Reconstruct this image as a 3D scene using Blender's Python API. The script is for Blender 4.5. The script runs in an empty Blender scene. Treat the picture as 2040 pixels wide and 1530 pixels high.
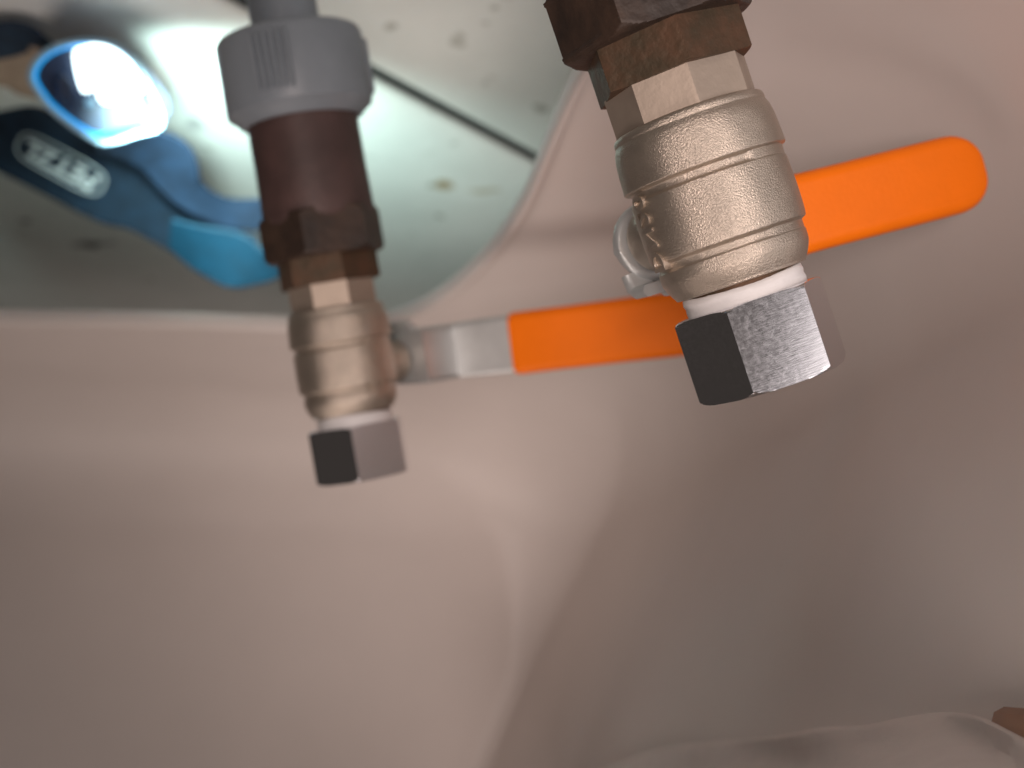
import bpy, bmesh, math, random
import numpy as np
from mathutils import Vector, Matrix

random.seed(4)
S = bpy.context.scene
COL = S.collection

# ------------------------------------------------------------------ camera
# Everything is in metres. The floor under the cut-out lies at z = FLOOR_Z, the
# moulded tray at z = TRAY_Z. The phone was held upside down, hence the half turn.
FPX = 2400.0
PITCH = math.radians(14.6)
SP, CP = math.sin(PITCH), math.cos(PITCH)
CAM = np.array([0, 0, 0.2565])
FW = np.array([0, CP, -SP])
UC = np.array([0, SP, CP])
XW = np.array([1.0, 0, 0])
TRAY_Z = 0.094
FLOOR_Z = -0.0368

cd = bpy.data.cameras.new('camera')
cam = bpy.data.objects.new('camera', cd)
COL.objects.link(cam)
cd.sensor_width = 36.0
cd.lens = 36.0 * FPX / 2040.0
cd.clip_start = 0.005
cd.clip_end = 50
cd.dof.use_dof = True
cd.dof.focus_distance = 0.232
cd.dof.aperture_fstop = 12.0
cam.matrix_world = Matrix(((-1, -UC[0], -FW[0], CAM[0]),
                           (0, -UC[1], -FW[1], CAM[1]),
                           (0, -UC[2], -FW[2], CAM[2]),
                           (0, 0, 0, 1)))
S.camera = cam

# ------------------------------------------------------------------ light
w = bpy.data.worlds.new('World')
S.world = w
w.use_nodes = True
bg = w.node_tree.nodes['Background']
bg.inputs[0].default_value = (1.0, 0.84, 0.74, 1)
bg.inputs[1].default_value = 0.045


def area(name, loc, aim, sx, sy, power, col):
    l = bpy.data.lights.new(name, 'AREA')
    l.shape = 'RECTANGLE'
    l.size, l.size_y = sx, sy
    l.energy = power
    l.color = col
    o = bpy.data.objects.new(name, l)
    COL.objects.link(o)
    o.location = loc
    d = Vector(aim) - Vector(loc)
    o.rotation_euler = d.to_track_quat('-Z', 'Y').to_euler()
    return o


def spot(name, loc, aim, deg, blend, radius, power, col):
    l = bpy.data.lights.new(name, 'SPOT')
    l.energy = power
    l.color = col
    l.spot_size = math.radians(deg)
    l.spot_blend = blend
    l.shadow_soft_size = radius
    o = bpy.data.objects.new(name, l)
    COL.objects.link(o)
    o.location = Vector(loc)
    o.rotation_euler = (Vector(aim) - Vector(loc)).to_track_quat('-Z', 'Y').to_euler()
    return o


spot('overhead_fill', (0.20, 0.22, 1.15), (-0.09, 0.52, 0.12), 58, 1.0, 0.36, 26.0, (1.0, 0.825, 0.745))  # added spot over the tray; its cone edge shapes the fall-off on the walls
spot('front_fill', (0.02, -0.44, 0.42), (-0.10, 0.40, 0.17), 42, 1.0, 0.10, 16.0, (1.0, 0.83, 0.765))  # added spot behind the camera, brightening the walls around the crease
area('side_lamp', (-0.765, -0.263, 0.37), (-0.085, 0.86, 0.37), 1.0, 0.6, 3.9, (1.0, 0.90, 0.88))

S.view_settings.view_transform = 'Standard'
S.view_settings.look = 'None'
S.view_settings.exposure = 0
S.view_settings.gamma = 1
S.cycles.max_bounces = 10
S.cycles.use_denoising = True


# ------------------------------------------------------------------ helpers
def ray(u, v):
    return -(u - 1020) / FPX * XW + (v - 765) / FPX * UC + FW


def at(u, v, d):
    """point seen at photo pixel (u, v) lying d metres deep"""
    return CAM + ray(u, v) * d


def onz(u, v, z):
    r = ray(u, v)
    return CAM + r * (z - CAM[2]) / r[2]


def tag(o, label, cat, group=None):
    o['label'] = label
    o['category'] = cat
    if group:
        o['group'] = group


def mesh(name, verts, faces, mat, parent=None, smooth=True, angle=35, mi=None):
    me = bpy.data.meshes.new(name)
    me.from_pydata([tuple(map(float, v)) for v in verts], [], faces)
    me.validate()
    bm = bmesh.new()
    bm.from_mesh(me)
    bmesh.ops.recalc_face_normals(bm, faces=bm.faces)
    bm.to_mesh(me)
    bm.free()
    if smooth:
        me.polygons.foreach_set('use_smooth', [True] * len(me.polygons))
        me.set_sharp_from_angle(angle=math.radians(angle))
    for m in (mat if isinstance(mat, (list, tuple)) else [mat]):
        me.materials.append(m)
    if mi:
        me.polygons.foreach_set('material_index', mi)
    o = bpy.data.objects.new(name, me)
    COL.objects.link(o)
    if parent is not None:
        o.parent = parent
    return o


def grid_faces(nr, nc, close_c=False, off=0):
    f = []
    for i in range(nr - 1):
        for j in range(nc if close_c else nc - 1):
            k = (j + 1) % nc
            f.append((off + i * nc + j, off + i * nc + k, off + (i + 1) * nc + k, off + (i + 1) * nc + j))
    return f


def lathe(rows, rfun=None, n=96, a0=0.0, cap=(True, True), jitter=None):
    """rows: (t, r). rfun(theta, r, t) may reshape the radius (hexagons)."""
    v = []
    for (t, r) in rows:
        for j in range(n):
            th = a0 + 2 * math.pi * j / n
            rr = rfun(th, r, t) if rfun else r
            v.append((rr * math.sin(th), rr * math.cos(th), t))
    f = grid_faces(len(rows), n, True)
    if cap[0]:
        f.append(tuple(range(n - 1, -1, -1)))
    if cap[1]:
        b = (len(rows) - 1) * n
        f.append(tuple(range(b, b + n)))
    return v, f


def ngon_r(sides, rc, th0):
    """corner radius rc, flat centred on th0; r caps it (the chamfer circle)"""
    ap = rc * math.cos(math.pi / sides)

    def fn(th, r, t):
        k = 2 * math.pi / sides
        d = (th - th0 + k / 2) % k - k / 2
        return min(r, ap / math.cos(d))
    return fn


def prism(sides, rc, th0, t0, t1, ch0, ch1, soft=0.0004):
    """hexagonal or octagonal nut with turned chamfers ch0, ch1 (length) at each end"""
    ap = rc * math.cos(math.pi / sides)
    rows = []

    def end(t, ch, sgn):
        if ch <= 0:
            return [(t, rc * 0.992), (t + sgn * soft, rc * 1.01)]
        out = []
        for k in range(13):
            q = k / 12
            out.append((t + sgn * ch * q, ap * 0.965 + (rc * 1.003 - ap * 0.965) * math.sqrt(1 - (1 - q) ** 2)))
        return out
    rows += end(t0, ch0, 1)
    rows += end(t1, ch1, -1)[::-1]
    n = sides * 24
    return lathe(rows, ngon_r(sides, rc, th0), n, th0 - math.pi / sides)


def sweep(pts, hw, wd, th, nseg=3, round_n=6, ends=(1, 1)):
    """band with rounded edges along pts; hw half widths, wd width directions, th half thicknesses"""
    pts = [Vector(p) for p in pts]
    n = len(pts)
    ring = [(0.93, 0, -1)]
    for k in range(round_n + 1):
        a = -math.pi / 2 + math.pi * k / round_n
        ring.append((1, math.cos(a), math.sin(a)))
    ring += [(0.93, 0, 1), (-0.93, 0, 1)]
    for k in range(round_n + 1):
        a = math.pi / 2 + math.pi * k / round_n
        ring.append((-1, math.cos(a), math.sin(a)))
    ring.append((-0.93, 0, -1))
    v = []
    for i in range(n):
        d = (pts[min(i + 1, n - 1)] - pts[max(i - 1, 0)]).normalized()
        wv = Vector(wd[i] if isinstance(wd, list) else wd)
        nv = d.cross(wv).normalized()
        wv = nv.cross(d).normalized()
        h = hw[i] if isinstance(hw, (list, tuple)) else hw
        tt = th[i] if isinstance(th, (list, tuple)) else th
        e = min(tt, h)
        for (sgn, ca, sa) in ring:
            v.append(pts[i] + wv * (sgn * max(h - e, 0) + ca * e) + nv * (sa * tt))
    m = len(ring)
    f = grid_faces(n, m, True)
    f.append(tuple(range(m - 1, -1, -1)))
    f.append(tuple(range((n - 1) * m, n * m)))
    return v, f


def spline(P, n):
    """Catmull-Rom through P (array k x d), n samples"""
    P = np.array(P, float)
    k = len(P)
    out = []
    for i in range(n):
        q = i / (n - 1) * (k - 1)
        a = min(int(q), k - 2)
        u = q - a
        p0 = P[a - 1] if a > 0 else 2 * P[0] - P[1]
        p3 = P[a + 2] if a + 2 < k else 2 * P[-1] - P[-2]
        p1, p2 = P[a], P[a + 1]
        out.append(0.5 * (2 * p1 + (p2 - p0) * u + (2 * p0 - 5 * p1 + 4 * p2 - p3) * u * u
                          + (3 * p1 - p0 - 3 * p2 + p3) * u ** 3))
    return np.array(out)


def join(parts):
    V, F = [], []
    for v, f in parts:
        o = len(V)
        V += list(v)
        F += [tuple(i + o for i in q) for q in f]
    return V, F


# ------------------------------------------------------------------ materials
def mat(name, col, rough=0.5, metal=0.0, spec=0.5, var=0.0, vscale=40, bump=0.0, bscale=400, col2=None, coat=0.0,
        rvar=0.0, detail=4, aniso=None, trans=0.0):
    m = bpy.data.materials.new(name)
    m.use_nodes = True
    nt = m.node_tree
    b = nt.nodes['Principled BSDF']
    b.inputs['Base Color'].default_value = (*col, 1)
    b.inputs['Roughness'].default_value = rough
    b.inputs['Metallic'].default_value = metal
    b.inputs['Specular IOR Level'].default_value = spec
    b.inputs['Coat Weight'].default_value = coat
    tc = nt.nodes.new('ShaderNodeTexCoord')
    if var > 0 or col2:
        n = nt.nodes.new('ShaderNodeTexNoise')
        n.inputs['Scale'].default_value = vscale
        n.inputs['Detail'].default_value = detail
        n.inputs['Roughness'].default_value = 0.62
        nt.links.new(tc.outputs['Object'], n.inputs['Vector'])
        r = nt.nodes.new('ShaderNodeValToRGB')
        r.color_ramp.elements[0].position = 0.36
        r.color_ramp.elements[1].position = 0.66
        c2 = col2 or tuple(c * (1 - var) for c in col)
        r.color_ramp.elements[0].color = (*c2, 1)
        r.color_ramp.elements[1].color = (*col, 1)
        nt.links.new(n.outputs['Fac'], r.inputs['Fac'])
        nt.links.new(r.outputs['Color'], b.inputs['Base Color'])
        if rvar:
            mr = nt.nodes.new('ShaderNodeMapRange')
            mr.inputs['To Min'].default_value = rough - rvar
            mr.inputs['To Max'].default_value = rough + rvar
            nt.links.new(n.outputs['Fac'], mr.inputs['Value'])
            nt.links.new(mr.outputs['Result'], b.inputs['Roughness'])
    if bump > 0:
        n2 = nt.nodes.new('ShaderNodeTexNoise')
        n2.inputs['Scale'].default_value = bscale
        n2.inputs['Detail'].default_value = 3
        if aniso:
            mp = nt.nodes.new('ShaderNodeMapping')
            mp.inputs['Scale'].default_value = aniso
            nt.links.new(tc.outputs['Object'], mp.inputs['Vector'])
            nt.links.new(mp.outputs['Vector'], n2.inputs['Vector'])
        else:
            nt.links.new(tc.outputs['Object'], n2.inputs['Vector'])
        bp = nt.nodes.new('ShaderNodeBump')
        bp.inputs['Strength'].default_value = bump
        bp.inputs['Distance'].default_value = 0.0006
        nt.links.new(n2.outputs['Fac'], bp.inputs['Height'])
        nt.links.new(bp.outputs['Normal'], b.inputs['Normal'])
    return m


M = {}
M['gelcoat'] = mat('gelcoat', (0.70, 0.645, 0.615), 0.48, spec=0.45, var=0.05, vscale=9, bump=0.05, bscale=60)
M['blasted'] = mat('blasted_brass', (0.56, 0.485, 0.41), 0.36, metal=0.9, var=0.16, vscale=160, bump=0.42, bscale=3800)
M['neck'] = mat('machined_brass', (0.46, 0.385, 0.32), 0.58, metal=0.8, var=0.12, vscale=120, bump=0.08, bscale=900)
M['bronze'] = mat('oxidised_brass', (0.115, 0.060, 0.034), 0.55, metal=0.45, col2=(0.07, 0.05, 0.03), vscale=140, bump=0.4, bscale=500, rvar=0.1)
M['union'] = mat('dark_union', (0.062, 0.036, 0.024), 0.55, metal=0.15, col2=(0.026, 0.017, 0.013), vscale=90, bump=0.5, bscale=350, rvar=0.1)
M['maroon'] = mat('maroon_pipe', (0.085, 0.048, 0.044), 0.55, var=0.35, vscale=60, bump=0.15, bscale=600)
M['pvc'] = mat('grey_pvc', (0.23, 0.265, 0.30), 0.42, var=0.12, vscale=50, bump=0.08, bscale=500)
M['ptfe'] = mat('ptfe_tape', (0.80, 0.78, 0.78), 0.5, var=0.08, vscale=200, bump=0.5, bscale=120, aniso=(1, 1, 6))
M['zinc'] = mat('zinc_steel', (0.56, 0.58, 0.58), 0.40, metal=0.55, var=0.12, vscale=120, bump=0.15, bscale=500)
M['vinyl'] = mat('orange_vinyl', (0.95, 0.19, 0.001), 0.45, spec=0.25, var=0.06, vscale=60, bump=0.12, bscale=900)
M['navy'] = mat('navy_webbing', (0.010, 0.032, 0.066), 0.75, var=0.4, vscale=120, bump=0.6, bscale=900, aniso=(1, 1, 3))
M['blue_web'] = mat('blue_webbing', (0.010, 0.034, 0.080), 0.75, var=0.3, vscale=120, bump=0.6, bscale=900)
M['cyan_web'] = mat('cyan_webbing', (0.0015, 0.055, 0.11), 0.6, var=0.25, vscale=90, bump=0.4, bscale=900)
M['tan'] = mat('tan_lining', (0.42, 0.33, 0.25), 0.8, var=0.35, vscale=70, bump=0.4, bscale=500)
M['print'] = mat('print', (0.55, 0.60, 0.63), 0.6)
M['cloth'] = mat('white_cotton', (0.76, 0.69, 0.66), 0.9, spec=0.1, var=0.06, vscale=80, bump=0.2, bscale=1600)
M['wood'] = mat('brown_wood', (0.34, 0.14, 0.035), 0.7, col2=(0.22, 0.085, 0.022), vscale=60, bump=0.2, bscale=200)
M['lampblue'] = mat('lamp_blue', (0.0, 0.18, 0.55), 0.35, spec=0.5)
_b = M['lampblue'].node_tree.nodes['Principled BSDF']          # the lit lamp glows through its blue plastic
_b.inputs['Emission Color'].default_value = (0.0, 0.42, 0.95, 1)
_b.inputs['Emission Strength'].default_value = 0.85
M['lampnavy'] = mat('lamp_housing', (0.02, 0.035, 0.075), 0.4)
M['gap_dark'] = mat('gap_black', (0.02, 0.022, 0.022), 0.6)


def chrome():
    m = mat('brushed_chrome', (0.76, 0.76, 0.79), 0.15, metal=1.0, bump=0.022, bscale=300, aniso=(1, 1, 14))
    nt = m.node_tree
    b = nt.nodes['Principled BSDF']
    tc = nt.nodes['Texture Coordinate']
    v = nt.nodes.new('ShaderNodeTexVoronoi')
    v.inputs['Scale'].default_value = 420
    nt.links.new(tc.outputs['Object'], v.inputs['Vector'])
    n = nt.nodes.new('ShaderNodeTexNoise')
    n.inputs['Scale'].default_value = 1100
    n.inputs['Detail'].default_value = 5
    nt.links.new(tc.outputs['Object'], n.inputs['Vector'])
    r = nt.nodes.new('ShaderNodeMapRange')
    r.inputs['From Min'].default_value = 0.35
    r.inputs['From Max'].default_value = 0.75
    r.inputs['To Min'].default_value = 0.13
    r.inputs['To Max'].default_value = 0.18
    nt.links.new(n.outputs['Fac'], r.inputs['Value'])
    nt.links.new(r.outputs['Result'], b.inputs['Roughness'])
    old = [x for x in nt.nodes if x.type == 'BUMP'][0]
    bp = nt.nodes.new('ShaderNodeBump')
    bp.inputs['Strength'].default_value = 0.006
    bp.inputs['Distance'].default_value = 0.0006
    pit = nt.nodes.new('ShaderNodeMapRange')          # sparse dings
    pit.inputs['From Min'].default_value = 0.60
    pit.inputs['From Max'].default_value = 0.72
    nt.links.new(n.outputs['Fac'], pit.inputs['Value'])
    nt.links.new(pit.outputs['Result'], bp.inputs['Height'])
    nt.links.new(old.outputs['Normal'], bp.inputs['Normal'])
    nt.links.new(bp.outputs['Normal'], b.inputs['Normal'])
    return m


M['chrome'] = chrome()


def emit(name, col, s):
    m = bpy.data.materials.new(name)
    m.use_nodes = True
    nt = m.node_tree
    nt.nodes.remove(nt.nodes['Principled BSDF'])
    e = nt.nodes.new('ShaderNodeEmission')
    e.inputs[0].default_value = (*col, 1)
    e.inputs[1].default_value = s
    nt.links.new(e.outputs[0], nt.nodes['Material Output'].inputs[0])
    return m


M['led'] = emit('led_light', (0.80, 0.97, 1.0), 4.5)


def clear(name, tint, gl):
    m = bpy.data.materials.new(name)
    m.use_nodes = True
    nt = m.node_tree
    nt.nodes.remove(nt.nodes['Principled BSDF'])
    t = nt.nodes.new('ShaderNodeBsdfTransparent')
    t.inputs[0].default_value = (*tint, 1)
    g = nt.nodes.new('ShaderNodeBsdfGlossy')
    g.inputs['Roughness'].default_value = 0.04
    lw = nt.nodes.new('ShaderNodeLayerWeight')
    lw.inputs[0].default_value = gl * 0.6
    mx = nt.nodes.new('ShaderNodeMixShader')
    nt.links.new(lw.outputs['Fresnel'], mx.inputs[0])
    nt.links.new(t.outputs[0], mx.inputs[1])
    nt.links.new(g.outputs[0], mx.inputs[2])
    nt.links.new(mx.outputs[0], nt.nodes['Material Output'].inputs[0])
    return m


M['lens'] = clear('clear_lens', (0.93, 0.97, 1.0), 0.10)
M['lensrim'] = mat('lens_rim', (0.25, 0.42, 0.55), 0.15, spec=0.6)


def floor_mat(spots):
    m = mat('painted_hull', (0.84, 0.87, 0.84), 0.5, spec=0.3, col2=(0.76, 0.79, 0.76), vscale=14, bump=0.25, bscale=60)
    nt = m.node_tree
    b = nt.nodes['Principled BSDF']
    cur = b.inputs['Base Color'].links[0].from_socket
    geo = nt.nodes.new('ShaderNodeNewGeometry')
    nz = nt.nodes.new('ShaderNodeTexNoise')
    nz.inputs['Scale'].default_value = 90
    nz.inputs['Detail'].default_value = 4
    nt.links.new(geo.outputs['Position'], nz.inputs['Vector'])
    wv = nt.nodes.new('ShaderNodeVectorMath')
    wv.operation = 'MULTIPLY_ADD'
    wv.inputs[1].default_value = (0.016, 0.016, 0.0)
    nt.links.new(nz.outputs['Color'], wv.inputs[0])
    nt.links.new(geo.outputs['Position'], wv.inputs[2])
    # small speckles of dirt
    n3 = nt.nodes.new('ShaderNodeTexNoise')
    n3.inputs['Scale'].default_value = 55
    n3.inputs['Detail'].default_value = 2
    nt.links.new(geo.outputs['Position'], n3.inputs['Vector'])
    mr = nt.nodes.new('ShaderNodeMapRange')
    mr.inputs['From Min'].default_value = 0.68
    mr.inputs['From Max'].default_value = 0.76
    mr.inputs['To Max'].default_value = 0.6
    nt.links.new(n3.outputs['Fac'], mr.inputs['Value'])
    mx = nt.nodes.new('ShaderNodeMix')
    mx.data_type = 'RGBA'
    nt.links.new(mr.outputs['Result'], mx.inputs[0])
    nt.links.new(cur, mx.inputs[6])
    mx.inputs[7].default_value = (0.30, 0.32, 0.27, 1)
    cur = mx.outputs[2]
    for (p, sx, sy, col, amt) in spots:
        sub = nt.nodes.new('ShaderNodeVectorMath')
        sub.operation = 'SUBTRACT'
        sub.inputs[1].default_value = (p[0] + 0.008, p[1] + 0.008, p[2])
        nt.links.new(wv.outputs[0], sub.inputs[0])
        sc = nt.nodes.new('ShaderNodeVectorMath')
        sc.operation = 'MULTIPLY'
        sc.inputs[1].default_value = (1 / sx, 1 / sy, 0)
        nt.links.new(sub.outputs[0], sc.inputs[0])
        ln = nt.nodes.new('ShaderNodeVectorMath')
        ln.operation = 'LENGTH'
        nt.links.new(sc.outputs[0], ln.inputs[0])
        mr = nt.nodes.new('ShaderNodeMapRange')
        mr.inputs['From Min'].default_value = 1.0
        mr.inputs['From Max'].default_value = 0.5
        mr.inputs['To Max'].default_value = amt
        nt.links.new(ln.outputs['Value'], mr.inputs['Value'])
        mx = nt.nodes.new('ShaderNodeMix')
        mx.data_type = 'RGBA'
        nt.links.new(mr.outputs['Result'], mx.inputs[0])
        nt.links.new(cur, mx.inputs[6])
        mx.inputs[7].default_value = (*col, 1)
        cur = mx.outputs[2]
    nt.links.new(cur, b.inputs['Base Color'])
    return m


# ------------------------------------------------------------------ the hull floor under the cut-out
spots = []
for (u, v, sx, sy, col, amt) in [(885, 368, 0.007, 0.011, (0.36, 0.25, 0.10), 0.9), (965, 380, 0.011, 0.005, (0.40, 0.33, 0.18), 0.55),
                                 (880, 432, 0.004, 0.005, (0.3, 0.3, 0.25), 0.6), (50, 440, 0.006, 0.006, (0.06, 0.06, 0.06), 0.8),
                                 (178, 487, 0.012, 0.008, (0.05, 0.05, 0.05), 0.85), (220, 487, 0.006, 0.004, (0.06, 0.06, 0.06), 0.6),
                                 (385, 247, 0.007, 0.008, (0.25, 0.25, 0.27), 0.55), (780, 50, 0.005, 0.006, (0.3, 0.3, 0.25), 0.6),
                                 (910, 75, 0.005, 0.007, (0.3, 0.3, 0.25), 0.5), (1075, 215, 0.004, 0.005, (0.25, 0.28, 0.22), 0.6)]:
    spots.append((onz(u, v, FLOOR_Z), sx, sy, col, amt))
M['hull'] = floor_mat(spots)

fl = bpy.data.objects.new('floor', None)
COL.objects.link(fl)
fl['kind'] = 'structure'
fl['label'] = 'whitish painted floor with a dark joint under the cut-out'
a = onz(440, -8, FLOOR_Z)
b = onz(1055, 318, FLOOR_Z)
jd = (b - a)[:2] / np.linalg.norm((b - a)[:2])
jn = np.array([-jd[1], jd[0]])
if jn[1] < 0:
    jn = -jn


def board(sgn, zoff, gap, width, rr, name='board'):
    """one floor board: a slab along the joint with a rounded edge"""
    prof = []
    for k in range(7):
        t = math.pi / 2 * k / 6
        prof.append((gap + rr[0] * (1 - math.sin(t)), -rr[1] * (1 - math.cos(t))))
    prof = [(gap, -0.02)] + prof[::-1] if False else [(gap, -0.03)] + [(gap + rr[0] * (1 - math.cos(q)), -rr[1] * (1 - math.sin(q))) for q in [math.pi / 2 * k / 8 for k in range(9)]] + [(width, 0)]
    v = []
    for L in np.linspace(-1.0, 1.3, 24):
        for (d, z) in prof:
            p = a[:2] + jd * L + jn * sgn * d
            v.append((p[0], p[1], FLOOR_Z + zoff + z))
    return mesh(name, v, grid_faces(24, len(prof)), M['hull'], fl, angle=60)


board(1, 0.0, 0.0075, 0.9, (0.028, 0.0045))
board(-1, 0.001, 0.0075, 0.6, (0.003, 0.003))
v = []
for L in (-1.0, 1.3):
    for d in (-0.0074, 0.0074):
        p = a[:2] + jd * L + jn * d
        v.append((p[0], p[1], FLOOR_Z - 0.006))
mesh('joint_shade', v, [(0, 1, 3, 2)], M['gap_dark'], fl, smooth=False)  # black strip added in the open gap, standing in for its shade

# ------------------------------------------------------------------ the moulded panel
hole_px = [(1140, 163), (1100, 258), (1053, 377), (1027, 425), (998, 469), (962, 514), (923, 552), (880, 587), (840, 612), (790, 633), (720, 644), (640, 648), (570, 648),
           (337, 640), (0, 634)]
hp = [onz(u, v, TRAY_Z)[:2] for (u, v) in hole_px]
end = hp[-1] + (hp[-1] - hp[-3]) * 1.2
NEAR_TRAY = np.array([-0.016, 0.200])


def circ(c, r, deg):
    return c + r * np.array([math.cos(math.radians(deg)), math.sin(math.radians(deg))])


nS, nC, nB = 70, 70, 60
P = onz(1215, 890, TRAY_Z)[:2]
sdir = np.array([0.1746, 0.9846]); sdir /= np.linalg.norm(sdir)     # side wall, running away from the viewer
bL = onz(0, 832, TRAY_Z)[:2]
bdir = (bL - P) / np.linalg.norm(bL - P)                           # back wall, running to world +X
sn = np.array([sdir[1], -sdir[0]])                                 # into the tray
bn = np.array([bdir[1], -bdir[0]])
BSHIFT = 0.04
LEAN = math.radians(90 + 23)        # the side wall leans in a little over the tray
ALPHA = math.radians(86)            # the back wall slopes away
RS, RB = 0.05, 0.075


def cove(z, r, turn):
    """inward offset, from the wall's foot line, of a floor-to-wall cove at height z"""
    ze = r * (1 - math.cos(turn))
    t = r * math.tan(turn / 2)
    if z < ze:
        return t - r * math.sin(math.acos(max(-1, 1 - z / r)))
    return t - r * math.sin(turn) - (z - ze) / math.tan(turn)


def offS(z):
    return cove(z, RS, LEAN)


def offB(z):
    return cove(z, RB, ALPHA)


def level(z):
    oS, oB = offS(z), offB(z)
    A = np.array([sdir, -bdir]).T
    p0, p1 = P + sn * oS, P + bn * (oB + BSHIFT)
    k = np.linalg.solve(A, p1 - p0)
    X = p0 + sdir * k[0]
    q = min(z / 0.16, 1)
    r = 0.11 * (1 - q) ** 1.6 + 0.012
    ang = math.acos(max(-1, min(1, float(-sdir @ bdir))))
    tl = r / math.tan(ang / 2)
    T0, T1 = X - sdir * tl, X + bdir * tl
    out = []
    S0 = p0 + sdir * (-0.575)
    for i in range(nS):
        u = i / nS
        out.append(S0 + (T0 - S0) * (1 - (1 - u) ** 1.3))
    cen = X + (bdir - sdir) / np.linalg.norm(bdir - sdir) * (r / math.sin(ang / 2))
    a0 = math.atan2(*(T0 - cen)[::-1]); a1 = math.atan2(*(T1 - cen)[::-1])
    da = (a1 - a0 + math.pi) % (2 * math.pi) - math.pi
    for i in range(nC):
        t = a0 + da * i / (nC - 1)
        out.append(cen + r * np.array([math.cos(t), math.sin(t)]))
    B1 = p1 + bdir * 1.4
    for i in range(nB):
        u = (i + 1) / nB
        pB = T1 + (B1 - T1) * u ** 1.2
        out.append(pB)
    return np.array(out)


# inner edge (the cut-out), sampled with the same three stretches
inS = [np.array(q) for q in ((-0.06, -0.30), (-0.055, -0.05), (-0.050, 0.08), (-0.046, 0.15), (-0.044, 0.19), (-0.039, 0.225), (-0.024, 0.265))] + [hp[0]]
sS = spline(inS, nS + 1)[:-1]
sC = spline(hp[:13], nC)
sB = spline(hp[12:] + [end, end + (end - hp[-1]) * 2], nB + 1)[1:]
inner = np.concatenate([sS, sC, sB])
nT = len(inner)
tn = np.gradient(inner, axis=0)
tn /= np.linalg.norm(tn, axis=1)[:, None]
nrm = np.stack([tn[:, 1], -tn[:, 0]], 1)          # pointing into the hole
rows = []
zl0 = level(0.0)
# underside, cut edge, rounded lip, then the tray sheet
rows.append(np.c_[inner - nrm * 0.05, np.full(nT, -0.0042)])
rows.append(np.c_[inner, np.full(nT, -0.0042)])
rows.append(np.c_[inner + nrm * 0.0004, np.full(nT, -0.0036)])
rows.append(np.c_[inner + nrm * 0.0004, np.full(nT, -0.0012)])
LIP = 0.0030
for k in range(7):                                 # rolled lip
    q = math.pi * 0.9 * k / 6
    rows.append(np.c_[inner + nrm * (0.0004 - 0.0016 * (1 - math.cos(q))), np.full(nT, -0.001 + (LIP + 0.001) * math.sin(min(q, math.pi / 2)) - (LIP * 0.55 * (1 - math.sin(q)) if q > math.pi / 2 else 0))])
rows.append(np.c_[inner - nrm * 0.0042, np.full(nT, 0.0005)])
base = inner - nrm * 0.006
rows.append(np.c_[base, np.zeros(nT)])
for k in range(1, 15):
    q = (k / 14)
    rows.append(np.c_[base * (1 - q) + zl0 * q, np.zeros(nT)])
for z in list(np.linspace(0.0003, 0.03, 34)) + list(np.linspace(0.032, 0.17, 60)) + list(np.linspace(0.175, 0.27, 16)):
    rows.append(np.c_[level(z), np.full(nT, z)])
V = np.concatenate(rows)
V[:, 2] += TRAY_Z
panel = mesh('moulded_panel', V, grid_faces(len(rows), nT), M['gelcoat'], angle=50)
tag(panel, 'glossy off-white moulded panel with a large rounded cut-out behind both valves', 'panel')


# ------------------------------------------------------------------ the two capped pipes with ball valves
def axis(p1, p2, eye):
    """direction of a pipe whose centre line shows through two pixels and which is square to the sight line at a third"""
    d = np.cross(np.cross(ray(*p1), ray(*p2)), ray(*eye))
    d /= np.linalg.norm(d)
    return d if d[2] > 0 else -d




def text_on_body(txt, parent, size, th_c, t_c, radius, mt, along=True, flip=1, height=0.00042, spacing=1.1):
    cu = bpy.data.curves.new('lettering', 'FONT')
    cu.body = txt
    cu.size = size
    cu.align_x = 'CENTER'
    cu.align_y = 'CENTER'
    cu.extrude = 0.0009
    cu.space_character = spacing
    cu.offset = 0.00012
    cu.resolution_u = 3
    tmp = bpy.data.objects.new('lettering', cu)
    COL.objects.link(tmp)
    dg = bpy.context.evaluated_depsgraph_get()
    me = bpy.data.meshes.new_from_object(tmp.evaluated_get(dg))
    bpy.data.objects.remove(tmp)
    bpy.data.curves.remove(cu)
    for vx in me.vertices:
        x, y, z = vx.co
        if along:      # text runs along the pipe
            t = t_c - flip * x
            th = th_c + flip * y / radius
        else:
            t = t_c - y
            th = th_c - x / radius
        r = radius + z + height - 0.0009
        vx.co = (r * math.sin(th), r * math.cos(th), t)
    me.materials.clear()
    me.materials.append(mt)
    o = bpy.data.objects.new('lettering', me)
    COL.objects.link(o)
    o.parent = parent
    return o


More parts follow.
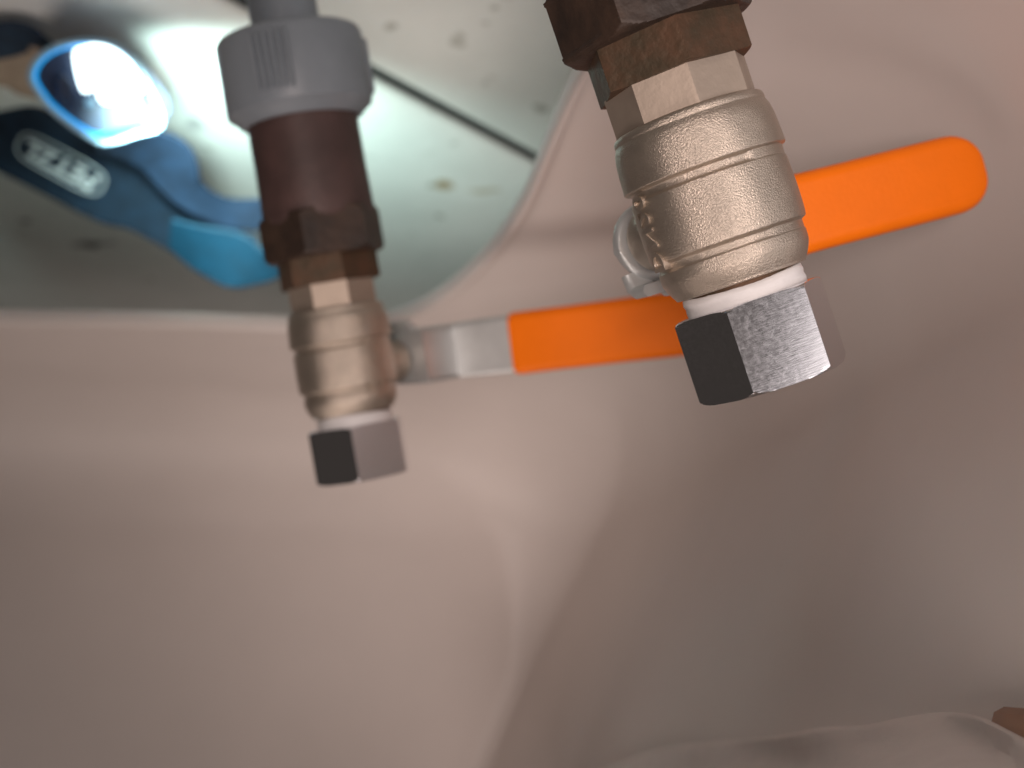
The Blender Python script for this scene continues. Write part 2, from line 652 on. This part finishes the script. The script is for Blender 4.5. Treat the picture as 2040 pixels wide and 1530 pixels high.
def valve_pipe(label, P0, UP, scale_cap, cap_deg, hex_deg, neck_deg, ring_deg, phi, grip0, grip1, jag, tail, lettering, lug_sign, hwid):
    tb = -((P0[2] - FLOOR_Z) / UP[2]) - 0.005
    ev = CAM - P0
    ev = ev - (ev @ UP) * UP
    ev /= np.linalg.norm(ev)
    er = np.cross(ev, UP)
    base = P0 + UP * tb
    root = bpy.data.objects.new('capped_pipe', None)
    COL.objects.link(root)
    root.empty_display_size = 0.02
    Mx = Matrix(((er[0], ev[0], UP[0], base[0]), (er[1], ev[1], UP[1], base[1]), (er[2], ev[2], UP[2], base[2]), (0, 0, 0, 1)))
    root.matrix_world = Mx
    tag(root, label, 'valved pipe', 'capped pipes with orange lever valves')
    inv = np.array(Mx.inverted())

    def loc(p):
        q = inv @ np.array([p[0], p[1], p[2], 1.0])
        return Vector(q[:3])

    def T(rows):
        return [(t / 1000 - tb, r / 1000) for (t, r) in rows]

    R = math.radians
    mm = 0.001
    # grey plastic pipe and the ribbed union nut
    v, f = lathe(T([(tb * 1000, 10.9), (-138, 10.9), (-130, 10.9)]), n=64)
    mesh('pipe', v, f, M['pvc'], root)
    v1 = lathe(T([(-133.5, 10.6), (-133.5, 21.6), (-133.1, 22.4), (-132.2, 23.0), (-131.2, 23.2), (-110.6, 23.2), (-109.6, 22.9), (-108.2, 21.0), (-106.6, 19.6),
                  (-105.9, 18.6), (-105.9, 16)]), n=96)
    un = mesh('union_nut', v1[0], v1[1], M['pvc'], root)
    for k in range(6):
        for base_deg in (-28, 92, 212):
            th = R(base_deg + k * 5.2)
            cx = Vector((math.sin(th), math.cos(th), 0))
            pts = [cx * (23.25 * mm) + Vector((0, 0, z / 1000 - tb)) for z in (-130.5, -129.7, -120, -113, -112.2)]
            side = cx.cross(Vector((0, 0, 1)))
            v, f = sweep(pts, [0.0004, 0.0008, 0.0008, 0.0008, 0.0004], side, [0.0003, 0.0013, 0.0013, 0.0013, 0.0003])
            mesh('rib', v, f, M['pvc'], un)
    # dark pipe piece
    v, f = lathe(T([(-118, 17.2), (-106, 17.5), (-90, 17.5), (-77.5, 17.8), (-75.5, 17.7), (-74, 17)]), n=80)
    mesh('tailpiece', v, f, M[tail], root)
    # big dark hexagonal ring
    v, f = prism(6, 19.7 * mm, R(ring_deg), -77.2 * mm - tb, -62.4 * mm - tb, 2.3 * mm, 2.5 * mm)
    if jag:
        rnd = random.Random(9)
        v = [Vector(p) for p in v]
        for p in v:
            th = math.degrees(math.atan2(p.x, p.y))
            if -85 < th < -35 and (p.z + tb) > -0.076:
                k = 1 + 0.012 * math.sin(p.z * 2600) + rnd.uniform(-0.006, 0.006)
                p.x *= k
                p.y *= k
    mesh('union_ring', v, f, M['union'], root, angle=25)
    # oxidised brass hexagon
    v, f = prism(6, 16.4 * mm, R(hex_deg), -62.8 * mm - tb, -53.8 * mm - tb, 0.0, 0.5 * mm)
    mesh('hex_adapter', v, f, M['bronze'], root, angle=25)
    # valve neck (eight flats)
    v, f = prism(8, 14.5 * mm, R(neck_deg), -54.4 * mm - tb, -44 * mm - tb, 0.4 * mm, 0)
    mesh('valve_neck', v, f, M['neck'], root, angle=14)
    # body
    prof = [(-45.2, 13.6), (-45.9, 14.0), (-46.2, 14.4), (-46.0, 14.9), (-45.5, 15.2), (-44.9, 15.3), (-44.5, 15.25), (-44.1, 15.4), (-43.0, 15.8), (-40.8, 16.15),
            (-36.0, 16.4), (-35.5, 16.4), (-35.2, 16.2), (-34.9, 15.5), (-34.6, 15.15), (-33.8, 15.1), (-33.3, 15.25), (-33.0, 15.6), (-32.6, 15.75), (-30.5, 15.85), (-26.5, 15.95), (-22.5, 15.9), (-20.9, 15.75),
            (-20.5, 15.5), (-20.2, 14.95), (-19.8, 14.6), (-18.9, 14.55), (-18.5, 14.7), (-18.2, 14.9), (-16.8, 14.9), (-15.8, 14.75), (-14.2, 14.1), (-12.8, 13.3), (-12.3, 12.9), (-12.2, 11)]
    pr = spline([[t, r] for t, r in prof], 240)
    bd = lathe(T([(t, r) for t, r in pr]), n=112)
    bv = [Vector(p) for p in bd[0]]
    for p in bv:      # the casting's parting step: the grooves shallow out on the right
        th = math.degrees(math.atan2(p.x, p.y))
        t = (p.z + tb) * 1000
        if th > 34 or th < -146:
            for (tc_, rr_) in ((-34.2, 15.55), (-19.4, 14.75)):
                if abs(t - tc_) < 1.5:
                    r = math.hypot(p.x, p.y)
                    tgt = rr_ / 1000
                    if r < tgt:
                        p.x *= tgt / r
                        p.y *= tgt / r
    body = mesh('valve_body', bv, bd[1], M['blasted'], root, angle=60)
    # thread root, tape
    v, f = lathe(T([(-13.5, 11.2), (-11.8, 11.6), (-11.2, 11.7), (-6, 11.7)]), n=64)
    mesh('thread', v, f, M['bronze'], root)
    rnd = random.Random(int(abs(cap_deg) * 7) + 3)
    tv, tf = lathe(T([(-11.9, 11.5), (-11.7, 12.0), (-10.6, 12.2), (-10.0, 12.0), (-9.2, 12.15), (-8.2, 12.0), (-6.6, 11.6)]), n=72)
    tv = [Vector(p) for p in tv]
    for i, p in enumerate(tv):
        th = math.atan2(p.x, p.y)
        p.z += 0.00035 * math.sin(th * 2 + cap_deg) * (1 if (p.z + tb) < -0.0095 else 0) + rnd.uniform(-0.00005, 0.00005)
        k = 1 + 0.008 * math.sin(th * 5 + p.z * 900)
        p.x *= k
        p.y *= k
    mesh('thread_tape', tv, tf, M['ptfe'], root, angle=80)
    # chromed hexagon cap
    v, f = prism(6, 15.4 * mm * scale_cap, R(cap_deg), -8.5 * mm - tb, 9.0 * mm - tb, 1.0 * mm, 1.6 * mm, 0.0002)
    cap = mesh('end_cap', v, f, M['chrome'], root, angle=20)
    # lever
    t_s = -26.5
    ph = R(phi)
    ds = Vector((math.sin(ph), -math.cos(ph), 0))
    dl = Vector((math.cos(ph), math.sin(ph), 0))
    upv = Vector((0, 0, 1))
    c0 = upv * (t_s / 1000 - tb)
    # stem boss and stem (revolved about ds)

    def rev(rows, n=56):
        vv = []
        for (L, r) in rows:
            for j in range(n):
                q = 2 * math.pi * j / n
                vv.append(c0 + ds * (L * mm) + (dl * math.cos(q) + upv * math.sin(q)) * (r * mm))
        ff = grid_faces(len(rows), n, True)
        ff.append(tuple(range(n)))
        ff.append(tuple(range((len(rows) - 1) * n, len(rows) * n)))
        return vv, ff
    v, f = rev([(9, 7.4), (23.0, 7.4), (24.2, 7.1), (24.6, 6.5), (24.6, 5)])
    mesh('stem_boss', v, f, M['blasted'], root)
    v, f = rev([(18, 4.9), (27.4, 4.9), (32, 4.9), (32.5, 4.5)])
    mesh('stem', v, f, M['zinc'], root)
    Lp = 27.0
    # lever plate: round end about the stem, then a jog, then the arm
    lev = bpy.data.objects.new('lever', None)
    COL.objects.link(lev)
    lev.parent = root
    hw0 = 8.6
    pts, hws = [], []
    for k in range(9):
        q = math.pi / 2 * k / 8
        pts.append(c0 + ds * (Lp * mm) + dl * (-hw0 * math.cos(q) * mm))
        hws.append(max(hw0 * math.sin(q), 1.2) * mm)
    g0 = loc(grip0)
    g1 = loc(grip1)
    gd = (g1 - g0).normalized()
    gw = (upv - gd * upv.dot(gd)).normalized()
    pts.append(c0 + ds * (Lp * mm) + dl * (7.0 * mm))
    hws.append(9.2 * mm)
    pre = g0 - gd * (hwid * 1.9)
    # smooth jog between plate and arm
    k0 = c0 + ds * (Lp * mm) + dl * (11 * mm)
    for q in (0.0, 0.25, 0.5, 0.75, 1.0):
        s_ = q * q * (3 - 2 * q)
        pts.append(k0 + (pre - k0) * q * 0.55 + ds * 0 + (pre - k0) * 0.45 * s_)
        hws.append((9.4 + 0.2 * s_) * mm)
    nplate = len(pts)
    pts.append(g0 - gd * 0.004)
    hws.append(hwid * 0.92)
    pts.append(g0 + gd * 0.03)
    hws.append(hwid * 0.92)
    wds = [upv.lerp(gw, min(1, max(0, (i - 9) / 5))) for i in range(len(pts))]
    v, f = sweep(pts, hws, wds, 0.00135)
    mesh('lever_plate', v, f, M['zinc'], lev)
    # stop lug folded from the plate
    for (sx, tz, dep, ww) in ((-5.2, 7.0, 6.0, 3.4), (3.4, 8.4, 4.0, 4.8)):
        p0 = c0 + ds * ((Lp + 1.2) * mm) + dl * (sx * mm) + upv * (lug_sign * tz * mm)
        pl = [p0 - upv * (lug_sign * 1.5 * mm), p0 + upv * (lug_sign * 1.8 * mm) - ds * (0.4 * mm), p0 + upv * (lug_sign * 2.8 * mm) - ds * (1.6 * mm),
              p0 + upv * (lug_sign * 3.0 * mm) - ds * (dep * mm)]
        v, f = sweep(pl, [ww * mm, ww * mm, ww * mm, ww * 0.92 * mm], dl, 0.0013)
        mesh('stop_lug', v, f, M['zinc'], lev)
    # lock nut on the stem
    nv = []
    for (L, r) in ((Lp + 1.5, 6.4), (Lp + 5.0, 6.4), (Lp + 5.6, 5.9)):
        for j in range(6):
            q = 2 * math.pi * j / 6
            nv.append(c0 + ds * (L * mm) + (dl * math.cos(q) + upv * math.sin(q)) * (r * mm))
    mesh('lock_nut', nv, grid_faces(3, 6, True) + [tuple(range(6)), tuple(range(12, 18))], M['zinc'], lev, smooth=False)
    # orange grip sleeve
    Lg = (g1 - g0).length
    gp, gh, gt = [], [], []
    hws_ = hwid
    for (q, hh, tt) in [(0, 0.90, 0.0023), (0.008, 0.97, 0.0026), (0.03, 1.0, 0.0029), (0.25, 0.985, 0.0029), (0.5, 0.99, 0.0029), (0.75, 1.0, 0.0029)]:
        gp.append(g0 + gd * (Lg * q)); gh.append(hws_ * hh); gt.append(tt)
    er_ = hws_ * 0.95
    for k in range(0, 13):
        q = math.pi / 2 * k / 12
        gp.append(g1 - gd * (er_ * (1 - math.sin(q))))
        gh.append(max(hws_ * (math.cos(q) ** 0.72), 0.0008))
        gt.append(0.0029 * max(math.cos(q), 0.06) ** 0.35)
    v, f = sweep(gp, gh, gw, gt, round_n=10)
    mesh('grip', v, f, M['vinyl'], lev, angle=60)
    for (txt, sz, th_c, t_c, along, rad) in lettering:
        text_on_body(txt, body, sz, R(th_c), t_c / 1000 - tb, rad / 1000, M['blasted'], along)
    return root


N0 = at(1515, 678, 0.238)
L0 = at(717, 896, 0.388)
valve_pipe('nearer and larger capped pipe with a scratched chrome cap, orange lever pointing to its right',
           N0, axis((1362, 215), (1515, 678), (1462, 530)), 1.0, 14, -16.6, -10, 13, -36, at(1520, 446, 0.283), at(1956, 334, 0.298), True, 'maroon',
           [('DN20', 0.0058, -60, -26.5, True, 15.9)], 1, 0.0097)
valve_pipe('farther capped pipe rising from the cut-out with a grey ribbed nut beside the headlamp',
           L0, axis((566, 30), (717, 896), (690, 735)), 1.07, 24, -14, -3, 13, 43, at(1020, 685, 0.415), at(1440, 634, 0.394), False, 'maroon',
           [('DN20', 0.0058, 34, -26.5, True, 15.9), ('20', 0.006, 22, -40, False, 16.3)], -1, 0.0108)

# ------------------------------------------------------------------ headlamp on the floor
hl = bpy.data.objects.new('headlamp', None)
COL.objects.link(hl)
hl.location = Vector(onz(190, 185, FLOOR_Z))
tag(hl, 'lit blue headlamp with a navy and blue strap lying on the white floor', 'headlamp')
bpy.context.view_layer.update()
hinv = hl.matrix_world.inverted()


def hloc(p):
    return hinv @ Vector(p)


LC = at(190, 185, 0.52)                       # middle of the lens
ln = (CAM - LC) / np.linalg.norm(CAM - LC)
ln = ln + np.array([-0.30, -0.05, 0.25])       # it looks up and to the side
ln /= np.linalg.norm(ln)


def on_lens(u, v, h=0.0):
    r = ray(u, v)
    k = ((LC + ln * h - CAM) @ ln) / (r @ ln)
    return CAM + r * k


def outline(px, n):
    P_ = np.array(px + [px[0]], float)
    k = len(px)
    # closed Catmull-Rom
    out = []
    for i in range(n):
        q = i / n * k
        a_ = int(q); u_ = q - a_
        p0, p1, p2, p3 = (np.array(px[(a_ + j) % k], float) for j in (-1, 0, 1, 2))
        out.append(0.5 * (2 * p1 + (p2 - p0) * u_ + (2 * p0 - 5 * p1 + 4 * p2 - p3) * u_ ** 2 + (3 * p1 - p0 - 3 * p2 + p3) * u_ ** 3))
    return np.array(out)


def loft(px, levels, m, name, parent, n=72, cap=(True, True), angle=50):
    """stack of copies of a lens-plane outline: levels = (height, scale)"""
    o = outline(px, n)
    c = o.mean(0)
    vv = []
    cen = on_lens(c[0], c[1])
    for (h, s_) in levels:
        for q in o:
            p = on_lens(*q)
            vv.append(hloc(cen + (p - cen) * s_ + ln * h))
    f = grid_faces(len(levels), n, True)
    if cap[0]:
        f.append(tuple(range(n)))
    if cap[1]:
        f.append(tuple(range((len(levels) - 1) * n, len(levels) * n)))
    return mesh(name, vv, f, m, parent, angle=angle)


lamp_at = at(286, 226, 0.520) + ln * 0.020
spot('headlamp_beam', lamp_at, onz(640, 560, FLOOR_Z), 118, 1.0, 0.012, 3.6, (0.74, 1.0, 0.94))
lens_px = [(60, 150), (85, 108), (140, 84), (210, 84), (262, 116), (296, 172), (320, 246), (268, 268), (206, 284), (160, 262), (112, 226), (84, 196)]
loft([(70, 150), (92, 112), (142, 90), (212, 88), (275, 112), (330, 175), (350, 225), (322, 262), (262, 278), (206, 286), (160, 266), (112, 228), (84, 196)],
     [(-0.052, 0.62), (-0.048, 0.72), (-0.030, 0.88), (-0.016, 0.99), (-0.008, 1.0), (-0.006, 0.97)], M['lampnavy'], 'housing', hl)
loft(lens_px, [(-0.006, 0.97), (-0.0045, 0.95), (-0.0045, 0.90), (-0.0075, 0.80), (-0.0085, 0.6)], M['lampblue'], 'reflector_tray', hl, cap=(False, True))
rim = outline(lens_px, 90)
vv = [hloc(on_lens(*q, h=0.0005)) for q in rim] * 1
rp = vv + [vv[0], vv[1]]
rv, rf = sweep(rp, 0.0016, hloc(hl.location + Vector(ln)), 0.0013)
mesh('lens_rim', rv, rf, M['lensrim'], hl)
lens = loft(lens_px, [(0.0, 0.985), (0.0035, 0.95), (0.006, 0.86), (0.0075, 0.66), (0.008, 0.567)], M['lens'], 'lens', hl, cap=(False, True))
# the lit cluster: scalloped reflector cups
led_px = [(150, 102), (172, 92), (205, 86), (238, 96), (268, 128), (290, 165), (290, 184), (274, 193), (254, 190), (246, 204), (228, 209), (206, 207), (196, 192), (190, 172),
          (182, 184), (166, 184), (157, 162), (150, 130)]
loft(led_px, [(-0.0070, 0.92), (-0.004, 0.98), (-0.002, 1.0), (-0.001, 0.9)], M['led'], 'light_cluster', hl, n=120)
# dark button and a small screw boss beside it
loft([(118, 150), (132, 150), (148, 175), (146, 205), (130, 210), (116, 185)], [(-0.0085, 1.0), (-0.003, 0.98), (-0.002, 0.85)], M['lampnavy'], 'button', hl, n=40)
loft([(174, 205), (182, 201), (190, 205), (191, 213), (182, 218), (174, 213)], [(-0.0085, 1.0), (-0.0035, 0.95), (-0.003, 0.7)], M['lensrim'], 'screw_boss', hl, n=24)


def strap(name, upper, lower, m, parent, n=40, thick=0.0011):
    """webbing: two edge lines given as (u, v, depth)"""
    A = spline([at(*p) for p in upper], n)
    B = spline([at(*p) for p in lower], n)
    cpts = [hloc((x + y) / 2) for x, y in zip(A, B)]
    wds = [Vector(y - x).normalized() for x, y in zip(A, B)]
    hw = [max(np.linalg.norm(y - x) / 2, thick) for x, y in zip(A, B)]
    v, f = sweep(cpts, hw, wds, thick, round_n=4)
    return mesh(name, v, f, m, parent, angle=70)


band = strap('strap', [(-60, 150, .61), (0, 178, .613), (110, 235, .622), (230, 300, .635), (330, 395, .650), (430, 443, .662), (505, 470, .67)],
             [(-60, 310, .652), (0, 342, .655), (150, 410, .662), (284, 468, .670), (344, 497, .672), (430, 540, .672), (520, 520, .675)], M['navy'], hl)
strap('strap', [(205, 280, .575), (322, 262, .585), (372, 352, .62), (440, 392, .650), (530, 396, .665)],
      [(190, 300, .60), (300, 340, .615), (370, 405, .635), (450, 452, .655), (535, 462, .67)], M['blue_web'], hl)
strap('strap', [(330, 430, .640), (400, 447, .640), (470, 462, .642), (520, 500, .645), (560, 530, .65)],
      [(350, 500, .660), (405, 545, .662), (470, 575, .662), (525, 566, .663), (560, 550, .66)], M['cyan_web'], hl)
strap('strap', [(-60, 40, .53), (0, 44, .53), (45, 44, .53), (78, 66, .535), (120, 100, .54)],
      [(-60, 120, .55), (0, 112, .55), (45, 100, .55), (72, 92, .55), (110, 112, .555)], M['navy'], hl)
strap('strap_lining', [(-60, 100, .555), (0, 104, .555), (40, 98, .555), (85, 84, .556), (110, 90, .557)],
      [(-60, 165, .575), (0, 170, .575), (40, 190, .578), (80, 205, .58), (110, 215, .58)], M['tan'], hl)

# printed name in its outlined pill on the strap
ctr = at(122, 328, .632)
xdir = at(190, 366, .638) - at(52, 292, .626)
xdir = Vector(xdir).normalized() * -1        # reading direction, set so the letters stand upright on the floor
zup = Vector(at(122, 395, .651) - at(122, 300, .631))
ydir = (zup - xdir * zup.dot(xdir)).normalized()
ndir = xdir.cross(ydir).normalized()
if ndir.dot(Vector(CAM - ctr)) < 0:
    xdir = -xdir
    ndir = xdir.cross(ydir).normalized()
Rm = Matrix((xdir, ydir, ndir)).transposed()
cu = bpy.data.curves.new('logo', 'FONT')
cu.body = 'PETZL'
cu.size = 0.0165
cu.align_x = 'CENTER'
cu.align_y = 'CENTER'
cu.extrude = 0.0002
cu.offset = 0.0006
cu.space_character = 1.02
tmp = bpy.data.objects.new('logo', cu)
COL.objects.link(tmp)
me = bpy.data.meshes.new_from_object(tmp.evaluated_get(bpy.context.evaluated_depsgraph_get()))
bpy.data.objects.remove(tmp)
bpy.data.curves.remove(cu)
me.materials.clear()
me.materials.append(M['print'])
for vx in me.vertices:
    x, y, z = vx.co
    x = x * 0.86 + y * 0.16
    vx.co = hloc(Vector(ctr) + Rm @ Vector((x, y, z)))
lo = bpy.data.objects.new('logo', me)
COL.objects.link(lo)
lo.parent = band
pill = []
for k in range(40):
    q = 2 * math.pi * k / 40
    cx, cy = math.cos(q), math.sin(q)
    pill.append(hloc(Vector(ctr) + Rm @ Vector((0.0235 * math.copysign(abs(cx) ** 0.45, cx), 0.0098 * math.copysign(abs(cy) ** 0.6, cy), 0.0))))
pill += pill[:2]
v, f = sweep(pill, 0.00035, Rm @ Vector((0, 0, 1)), 0.00045, round_n=3)
mesh('logo_outline', v, f, M['print'], band)

# ------------------------------------------------------------------ white cloth and wooden batten at the top of the side wall
hem = [(900, 1640), (1050, 1585), (1200, 1535), (1300, 1497), (1420, 1478), (1540, 1468), (1640, 1450), (1720, 1446), (1800, 1430), (1880, 1420), (1950, 1428), (2010, 1455), (2080, 1495), (2160, 1560)]


def depth_on_side(u, v):
    """depth of the leaning side wall along a sight line"""
    nv = np.array([sn[0] * math.cos(math.radians(23)), sn[1] * math.cos(math.radians(23)), -math.sin(math.radians(23))])
    P3 = np.array([P[0], P[1], TRAY_Z])
    return float(((P3 - CAM) @ nv) / (ray(u, v) @ nv))


n = 90
hx = spline(hem, n)
rows = []
for (dv, dd, kk) in [(14, .012, 0), (3, .009, .2), (-1, .004, .5), (0, -.001, .8), (10, -.004, 1), (30, -.006, 1), (60, -.012, 1), (110, -.03, 1), (180, -.06, 1), (330, -.13, 1)]:  # last rows, out of view, reach forward as a canopy added to shade the wall
    r = []
    for i, (u, v) in enumerate(hx):
        fold = 0.006 * math.sin((u - 1.1 * dv) / 62.0) + 0.002 * math.sin((u - 1.4 * dv) / 31.0 + 1)
        d0 = min(depth_on_side(u, v) * 0.955, 0.45 + (u - 1050) * 0.00073)     # unseen far end held off the wall to cast shade on it
        r.append(at(u + dv * 0.35, v + dv, d0 + dd * 1.5 - fold * kk))
    rows.append(np.array(r))
V = np.concatenate(rows)
cl = mesh('white_cloth', V, grid_faces(len(rows), n), M['cloth'], angle=80)
sol = cl.modifiers.new('thickness', 'SOLIDIFY')
sol.thickness = 0.0016
tag(cl, 'soft white cloth with gentle folds along the bottom edge of the photo', 'cloth')

wp = [at(u, v, depth_on_side(u, v) * .965) for u, v in ((2006, 1456), (2060, 1462), (2120, 1470), (2260, 1490))]
v, f = sweep(wp, 0.0042, UC, 0.003, round_n=4)
wb = mesh('wooden_batten', v, f, M['wood'])
tag(wb, 'brown wooden strip end peeking out behind the white cloth', 'wood strip')
